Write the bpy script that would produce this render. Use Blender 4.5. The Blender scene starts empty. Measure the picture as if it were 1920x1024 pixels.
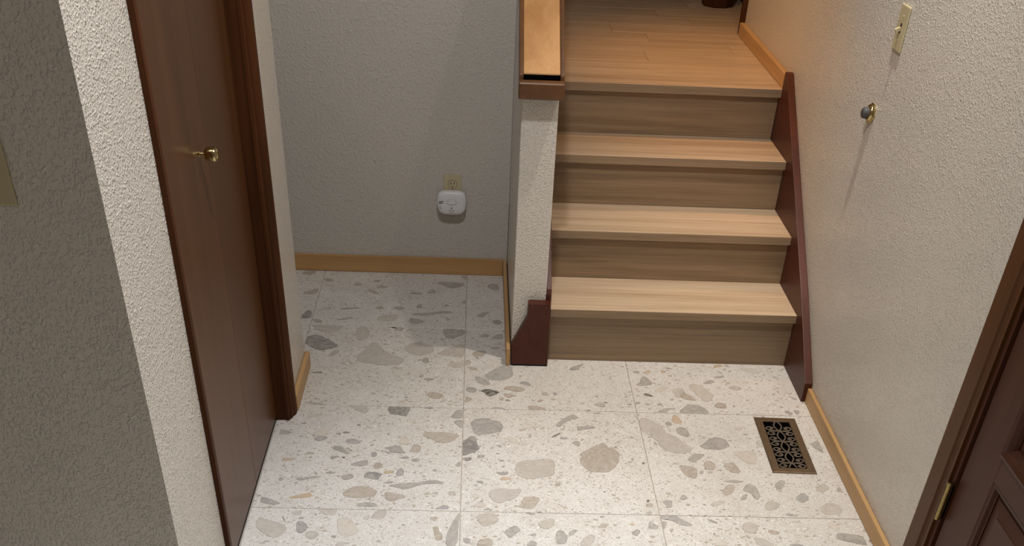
import bpy, bmesh, math, random
from mathutils import Vector, Matrix
random.seed(7)
S = bpy.context.scene
C = S.collection

# ---------------------------------------------------------------- camera, world, lights, exposure
cam_d = bpy.data.cameras.new('camera')
cam = bpy.data.objects.new('camera', cam_d); C.objects.link(cam)
cam.location = (0.02766, -3.04827, 1.78987)
cam.rotation_euler = (0.866196, -0.040414, -0.022162)
cam_d.sensor_fit = 'HORIZONTAL'; cam_d.sensor_width = 36.0
cam_d.lens = 1894.968 / 1920 * 36.0
cam_d.shift_y = (1100 - 512) / 1920
cam_d.clip_start = 0.02
S.camera = cam

wd = bpy.data.worlds.new('world'); S.world = wd; wd.use_nodes = True
wd.node_tree.nodes['Background'].inputs[0].default_value = (1, .93, .85, 1)
wd.node_tree.nodes['Background'].inputs[1].default_value = 0.02

def spot(name, loc, aim, energy, col, size=150, blend=.6, radius=.06):
    l = bpy.data.lights.new(name, 'SPOT'); l.energy = energy; l.color = col
    l.spot_size = math.radians(size); l.spot_blend = blend; l.shadow_soft_size = radius
    o = bpy.data.objects.new(name, l); C.objects.link(o); o.location = loc
    o.rotation_euler = (Vector(aim) - Vector(loc)).to_track_quat('-Z', 'Y').to_euler()
    return o
# recessed ceiling lamps of the entry and of the upper hall
spot('entry_lamp_by_door', (.96, -.05, 3.15), (.96, -.05, 0), 185, (1, .91, .80), 54, 1.0, .035)
spot('entry_lamp_by_door_spill', (.96, -.05, 3.149), (.96, -.05, 0), 20, (1, .91, .80), 150, .5, .035)
spot('entry_lamp_centre', (.0, -1.15, 3.15), (.0, -1.15, 0), 104, (1, .99, 1.0), 150, .5, .07)
spot('entry_lamp_centre_beam', (.0, -1.3, 3.149), (-.05, -1.35, 0), 250, (.96, .98, 1.0), 54, 1.0, .07)
spot('stair_lamp', (.44, 1.3, 2.5), (1.228, 1.4, 1.05), 64, (1, .47, .11), 76, 1.0, .06)
spot('far_hall_lamp', (1.6, 3.3, 3.1), (1.6, 3.3, 0), 4, (1, .42, .1), 150, .6, .06)
l = bpy.data.lights.new('near_room_fill', 'AREA'); l.shape = 'DISK'; l.size = .5; l.energy = 5; l.color = (1, .96, .92)  # unseen fill light added behind the viewer to raise the ambient level
o = bpy.data.objects.new('near_room_fill', l); C.objects.link(o); o.location = (-.6, -3.6, 3.1)

vs = S.view_settings
vs.view_transform = 'Standard'; vs.look = 'None'; vs.exposure = 0.1; vs.gamma = 1.0
vs.use_curve_mapping = False

# ---------------------------------------------------------------- helpers
def newobj(name, me, parent=None):
    o = bpy.data.objects.new(name, me); C.objects.link(o)
    if parent is not None: o.parent = parent
    return o
def fin(name, bm, mat, parent=None, smooth=False, bevel=0, seg=2):
    if bevel:
        bmesh.ops.remove_doubles(bm, verts=bm.verts, dist=1e-6)
        es = [e for e in bm.edges if len(e.link_faces) == 2 and e.calc_face_angle(0) > .35]
        bmesh.ops.bevel(bm, geom=es, offset=bevel, segments=seg, affect='EDGES', profile=.6, clamp_overlap=True)
    bmesh.ops.recalc_face_normals(bm, faces=bm.faces)
    me = bpy.data.meshes.new(name); bm.to_mesh(me); bm.free()
    if smooth:
        for p in me.polygons: p.use_smooth = True
        me.set_sharp_from_angle(angle=.7)
    me.materials.append(mat)
    return newobj(name, me, parent)
def box(bm, x0, x1, y0, y1, z0, z1):
    v = [bm.verts.new(c) for c in ((x0,y0,z0),(x1,y0,z0),(x1,y1,z0),(x0,y1,z0),(x0,y0,z1),(x1,y0,z1),(x1,y1,z1),(x0,y1,z1))]
    for f in ((3,2,1,0),(4,5,6,7),(0,1,5,4),(1,2,6,5),(2,3,7,6),(3,0,4,7)): bm.faces.new([v[i] for i in f])
def prism(bm, pts, axis, a, b):
    """polygon pts in the plane across axis, extruded from a to b along axis"""
    def mk(p, t):
        if axis == 'x': return (t, p[0], p[1])
        if axis == 'y': return (p[0], t, p[1])
        return (p[0], p[1], t)
    A = [bm.verts.new(mk(p, a)) for p in pts]; B = [bm.verts.new(mk(p, b)) for p in pts]
    n = len(pts)
    bm.faces.new(A); bm.faces.new(B[::-1])
    for i in range(n): bm.faces.new((A[i], B[i], B[(i+1) % n], A[(i+1) % n]))
def lathe(bm, prof, seg=24, M=Matrix()):
    """prof: (radius, height) about Z, then moved by M"""
    rings = []
    for r, h in prof:
        if r < 1e-6: rings.append([bm.verts.new(M @ Vector((0, 0, h)))])
        else: rings.append([bm.verts.new(M @ Vector((r*math.cos(2*math.pi*k/seg), r*math.sin(2*math.pi*k/seg), h))) for k in range(seg)])
    for a, b in zip(rings, rings[1:]):
        for k in range(seg):
            q = [a[k % len(a)], a[(k+1) % len(a)], b[(k+1) % len(b)], b[k % len(b)]]
            u = []
            for v in q:
                if v not in u: u.append(v)
            if len(u) >= 3: bm.faces.new(u)
    for r_ in (rings[0], rings[-1]):
        if len(r_) > 2: bm.faces.new(r_)
def tube(bm, pts, r, seg=6):
    P = [Vector(p) for p in pts]; rings = []
    for i, p in enumerate(P):
        t = (P[min(i+1, len(P)-1)] - P[max(i-1, 0)]).normalized()
        up = Vector((0, 0, 1)) if abs(t.z) < .9 else Vector((1, 0, 0))
        a = t.cross(up).normalized(); b = a.cross(t)
        rr = r[i] if isinstance(r, (list, tuple)) else r
        rings.append([bm.verts.new(p + a*rr*math.cos(2*math.pi*k/seg) + b*rr*.75*math.sin(2*math.pi*k/seg)) for k in range(seg)])
    for a, b in zip(rings, rings[1:]):
        for k in range(seg): bm.faces.new((a[k], a[(k+1) % seg], b[(k+1) % seg], b[k]))
    bm.faces.new(rings[0]); bm.faces.new(rings[-1][::-1])
def B(): return bmesh.new()
def one(name, mat, parent, *bx, bevel=0, seg=2):
    bm = B()
    for b in bx: box(bm, *b)
    return fin(name, bm, mat, parent, bevel=bevel, seg=seg)
def thing(name, label, cat, loc=(0, 0, 0), group=None):
    o = newobj(name, None); o.location = loc; o.empty_display_size = .05
    o['label'] = label; o['category'] = cat
    if group: o['group'] = group
    return o
def struct(o, label, cat):
    o['kind'] = 'structure'; o['label'] = label; o['category'] = cat
    return o

# ---------------------------------------------------------------- materials
def lin(c):
    return tuple(((x/255)/12.92 if x/255 <= .04045 else ((x/255+.055)/1.055)**2.4) for x in c)
class NT:
    def __init__(s, name):
        s.m = bpy.data.materials.new(name); s.m.use_nodes = True
        s.t = s.m.node_tree; s.b = s.t.nodes['Principled BSDF']
    def n(s, kind, **kw):
        x = s.t.nodes.new(kind)
        for k, v in kw.items():
            if k.startswith('i_'): x.inputs[k[2:].replace('_', ' ')].default_value = v
            else: setattr(x, k, v)
        return x
    def l(s, a, b): s.t.links.new(a, b)
    def coord(s, scale=(1, 1, 1), rnd=True):
        tc = s.n('ShaderNodeTexCoord'); mp = s.n('ShaderNodeMapping'); mp.inputs['Scale'].default_value = scale
        src = tc.outputs['Object']
        if rnd:
            oi = s.n('ShaderNodeObjectInfo'); mul = s.n('ShaderNodeMath', operation='MULTIPLY'); mul.inputs[1].default_value = 37.0
            s.l(oi.outputs['Random'], mul.inputs[0])
            ad = s.n('ShaderNodeVectorMath', operation='ADD'); s.l(src, ad.inputs[0]); s.l(mul.outputs[0], ad.inputs[1]); src = ad.outputs[0]
        s.l(src, mp.inputs['Vector']); return mp.outputs[0]
    def noise(s, vec, scale, detail=3, rough=.55, dist=0):
        x = s.n('ShaderNodeTexNoise'); x.inputs['Scale'].default_value = scale; x.inputs['Detail'].default_value = detail
        x.inputs['Roughness'].default_value = rough; x.inputs['Distortion'].default_value = dist
        s.l(vec, x.inputs['Vector']); return x.outputs['Fac']
    def ramp(s, fac, stops, interp='LINEAR'):
        r = s.n('ShaderNodeValToRGB'); r.color_ramp.interpolation = interp
        e = r.color_ramp.elements
        while len(e) < len(stops): e.new(.5)
        for q, (p, c) in zip(e, stops):
            q.position = p; q.color = (c, c, c, 1) if isinstance(c, (int, float)) else tuple(c)+(1,)
        s.l(fac, r.inputs[0]); return r.outputs[0]
    def mix(s, fac, a, b, mode='MIX'):
        x = s.n('ShaderNodeMix', data_type='RGBA', blend_type=mode)
        for sock, v in ((x.inputs['Factor'], fac), (x.inputs[6], a), (x.inputs[7], b)):
            if hasattr(v, 'is_linked'): s.l(v, sock)
            elif isinstance(v, (int, float)): sock.default_value = v
            else: sock.default_value = tuple(v)+(1,)
        return x.outputs[2]
    def math(s, op, a, b=None):
        x = s.n('ShaderNodeMath', operation=op)
        for k, v in enumerate((a, b)):
            if v is None: continue
            if hasattr(v, 'is_linked'): s.l(v, x.inputs[k])
            else: x.inputs[k].default_value = v
        return x.outputs[0]
    def bump(s, h, strength, dist):
        x = s.n('ShaderNodeBump'); x.inputs['Strength'].default_value = strength; x.inputs['Distance'].default_value = dist
        s.l(h, x.inputs['Height']); s.l(x.outputs[0], s.b.inputs['Normal'])
    def col(s, v):
        if hasattr(v, 'is_linked'): s.l(v, s.b.inputs['Base Color'])
        else: s.b.inputs['Base Color'].default_value = tuple(v)+(1,)
    def rough(s, v, spec=.5, metal=0):
        s.b.inputs['Roughness'].default_value = v; s.b.inputs['Specular IOR Level'].default_value = spec; s.b.inputs['Metallic'].default_value = metal
def plain(name, c, rough=.5, metal=0, spec=.5, var=.12):
    t = NT(name); f = t.noise(t.coord((1, 1, 1)), 60, 3)
    c = lin(c); t.col(t.ramp(f, [(.3, tuple(x*(1-var) for x in c)), (.7, tuple(min(1, x*(1+var)) for x in c))]))
    t.rough(rough, spec, metal); return t.m
def paint(name, c, scale=1.0, strength=.6, rough=.24):
    t = NT(name); v = t.coord((1, 1, .8), False)
    a = t.noise(v, 250*scale, 1.5, .5); b = t.noise(v, 125*scale, 2, .5, .1); d = t.noise(v, 9, 2)
    h = t.math('ADD', t.ramp(a, [(.48, 0.0), (.68, 1.0)], 'EASE'), t.ramp(b, [(.5, 0.0), (.66, 1.0)], 'EASE'))
    h = t.math('MULTIPLY', h, t.ramp(d, [(.3, .65), (.7, 1.0)]))
    cl = lin(c); t.col(t.ramp(t.noise(v, 1.7, 2), [(.3, tuple(x*.97 for x in cl)), (.7, tuple(x*1.03 for x in cl))]))
    t.rough(rough, .5); t.bump(h, strength, .0026); return t.m
def wood(name, dark, light, axis='x', rough=.42, ring=26, fib=.5, spec=.4, across=7.0, coat=0, mid=.5):
    t = NT(name)
    g = dict(x=(.55, across, across), y=(across, .55, across), z=(across, across, .55))[axis]
    f = dict(x=(6, 330, 330), y=(330, 6, 330), z=(330, 330, 6))[axis]
    v = t.coord(g); n = t.noise(v, 1.0, 3, .5, .5)
    rings = t.math('SINE', t.math('MULTIPLY', n, ring))
    rings = t.math('ADD', t.math('MULTIPLY', rings, .5), .5)
    fb = t.noise(t.coord(f), 1.0, 2, .6)
    k = t.math('ADD', t.math('MULTIPLY', rings, .30), t.math('MULTIPLY', t.noise(t.coord(tuple(q*.5 for q in g)), 1.0, 2), .70))
    md = t.noise(t.coord(tuple(q*(1.6 if q < 1 else 9) for q in g)), 1.0, 3, .6, .3)
    k = t.math('ADD', t.math('MULTIPLY', k, 1-fib*.9), t.math('ADD', t.math('MULTIPLY', fb, fib*.4), t.math('MULTIPLY', md, fib*.5)))
    t.col(t.ramp(k, [(.3, lin(dark)), (.7, lin(light))]))
    t.rough(rough, spec); t.b.inputs['Coat Weight'].default_value = coat; t.b.inputs['Coat Roughness'].default_value = .25
    t.bump(fb, .08, .0006); return t.m
def terrazzo():
    t = NT('terrazzo_tile'); v = t.coord((1, 1, 1))
    warp = t.n('ShaderNodeTexNoise'); warp.inputs['Scale'].default_value = 45; warp.inputs['Detail'].default_value = 2; t.l(v, warp.inputs['Vector'])
    vm = t.n('ShaderNodeVectorMath', operation='MULTIPLY_ADD'); t.l(warp.outputs['Color'], vm.inputs[0]); vm.inputs[1].default_value = (.012,)*3; t.l(v, vm.inputs[2])
    base = t.ramp(t.noise(v, 9, 4, .6), [(.3, lin((204, 199, 192))), (.7, lin((215, 212, 207)))])
    base = t.mix(t.ramp(t.noise(vm.outputs[0], 120, 3, .6), [(.45, 0.0), (.75, .35)]), base, lin((232, 228, 220)))
    base = t.mix(t.ramp(t.noise(vm.outputs[0], 70, 4, .65, 1.2), [(.56, 0.0), (.72, .55)]), base, lin((176, 163, 148)))
    def layer(col, scale, thr, size, ramp, amt, stretch):
        mp = t.n('ShaderNodeMapping'); mp.inputs['Scale'].default_value = stretch; mp.inputs['Rotation'].default_value = (0, 0, scale*.013)
        t.l(vm.outputs[0], mp.inputs['Vector'])
        vo = t.n('ShaderNodeTexVoronoi', feature='F1'); vo.inputs['Scale'].default_value = scale; vo.inputs['Randomness'].default_value = 1
        t.l(mp.outputs[0], vo.inputs['Vector'])
        sep = t.n('ShaderNodeSeparateColor'); t.l(vo.outputs['Color'], sep.inputs[0])
        on = t.math('GREATER_THAN', sep.outputs[0], thr)
        sz = t.math('ADD', t.math('MULTIPLY', sep.outputs[2], size*.6), size*.4)
        inside = t.math('LESS_THAN', vo.outputs['Distance'], sz)
        m = t.math('MULTIPLY', t.math('MULTIPLY', on, inside), amt)
        return t.mix(m, col, t.ramp(sep.outputs[1], ramp))
    G = [(0.0, lin((150, 143, 133))), (.5, lin((178, 168, 155))), (.8, lin((165, 146, 122))), (1.0, lin((120, 113, 104)))]
    base = layer(base, 48, .74, .42, G, .7, (1, 1.5, 1))
    base = layer(base, 105, .62, .42, G, .75, (1, 1.3, 1))
    base = layer(base, 80, .76, .5, [(0, lin((233, 230, 224))), (1, lin((222, 216, 206)))], .7, (1.2, 1, 1))
    D = [(0.0, lin((95, 86, 76))), (.6, lin((138, 126, 112))), (1.0, lin((110, 92, 74)))]
    base = layer(base, 200, .74, .40, D, .8, (1, 1.5, 1))
    base = layer(base, 330, .76, .40, D, .8, (1, 1.2, 1))
    t.col(base); t.rough(.36, .45); t.bump(t.noise(v, 300, 2), .03, .0005); return t.m
def stone():
    t = NT('stone_chip'); oi = t.n('ShaderNodeObjectInfo'); v = t.coord((1, 1, 1))
    f = t.noise(v, 26, 4, .6, 2.2)
    c = t.mix(t.ramp(f, [(.42, 0.0), (.6, .42)]), oi.outputs['Color'], lin((204, 197, 188)))
    c = t.mix(t.ramp(t.noise(v, 55, 3, .6, 1.0), [(.5, 0.0), (.75, .35)]), c, lin((140, 132, 122)))
    c = t.mix(t.ramp(t.noise(v, 190, 3, .6), [(.5, 0.0), (.8, .28)]), c, lin((216, 210, 202)))
    at = t.n('ShaderNodeAttribute', attribute_name='rim')
    rim = t.math('MULTIPLY', t.ramp(at.outputs['Fac'], [(.35, 0.0), (1.0, 1.0)]), t.ramp(t.noise(v, 40, 2), [(.35, .0), (.65, .75)]))
    c = t.mix(rim, c, t.mix(.6, oi.outputs['Color'], lin((110, 102, 92))))
    t.col(c); t.rough(.36, .45); return t.m

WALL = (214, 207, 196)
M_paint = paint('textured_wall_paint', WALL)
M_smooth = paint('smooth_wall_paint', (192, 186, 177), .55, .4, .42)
M_ceil = plain('ceiling_paint', (200, 196, 190), .7, var=.03)
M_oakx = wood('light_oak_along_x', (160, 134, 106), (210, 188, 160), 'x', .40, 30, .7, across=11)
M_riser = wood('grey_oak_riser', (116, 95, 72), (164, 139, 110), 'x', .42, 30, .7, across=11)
M_oaky = wood('light_oak_along_y', (164, 140, 114), (208, 187, 160), 'y', .40, 20)
M_bbx = wood('fir_baseboard_x', (160, 120, 72), (196, 156, 104), 'x', .45, 16)
M_bby = wood('fir_baseboard_y', (165, 126, 80), (202, 164, 114), 'y', .45, 16)
M_capw = wood('cap_board_wood', (176, 124, 74), (208, 160, 106), 'y', .42, 14, across=12)
M_red = wood('red_brown_skirt', (62, 27, 16), (88, 42, 27), 'y', .42, 10, .4, spec=.3)
M_rail = wood('brown_rail', (82, 52, 28), (120, 80, 46), 'y', .4, 12, .4, coat=.08)
M_door = wood('closet_door_veneer', (80, 50, 26), (108, 70, 42), 'z', .36, 9, .3, across=9, spec=.3)
M_case = wood('closet_casing', (46, 22, 9), (88, 50, 24), 'z', .6, 18, .5, spec=.12)
M_entry = wood('entry_door_wood', (64, 35, 21), (88, 51, 34), 'z', .45, 9, .35, spec=.25)
M_entryc = wood('entry_casing_wood', (78, 46, 20), (104, 66, 34), 'z', .45, 9, .35, spec=.25)
M_dark = plain('dark_gap', (14, 11, 9), .8)
M_tile = terrazzo(); M_stone = stone()
M_grout = plain('grout', (172, 163, 152), .85)
M_brass = plain('polished_brass', (196, 178, 128), .16, 1.0, var=.04)
M_abrass = plain('aged_brass', (150, 132, 86), .34, 1.0)
M_bronze = plain('bronze_register', (112, 92, 70), .45, .5)
M_scroll = plain('bronze_scrollwork', (120, 106, 91), .45, .4)
M_black = plain('shade_black', (5, 5, 6), 1.0, spec=0.0)  # flat black for the shade inside the duct and the cap slot
M_ivory = plain('ivory_plastic', (188, 175, 140), .35, var=.03)
M_white = plain('white_plastic', (220, 220, 222), .38, var=.02)
M_grey = plain('grey_print', (120, 120, 122), .5)
M_ink = plain('black_print', (18, 18, 18), .5)
M_rubber = plain('grey_rubber', (70, 68, 68), .6)
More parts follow.
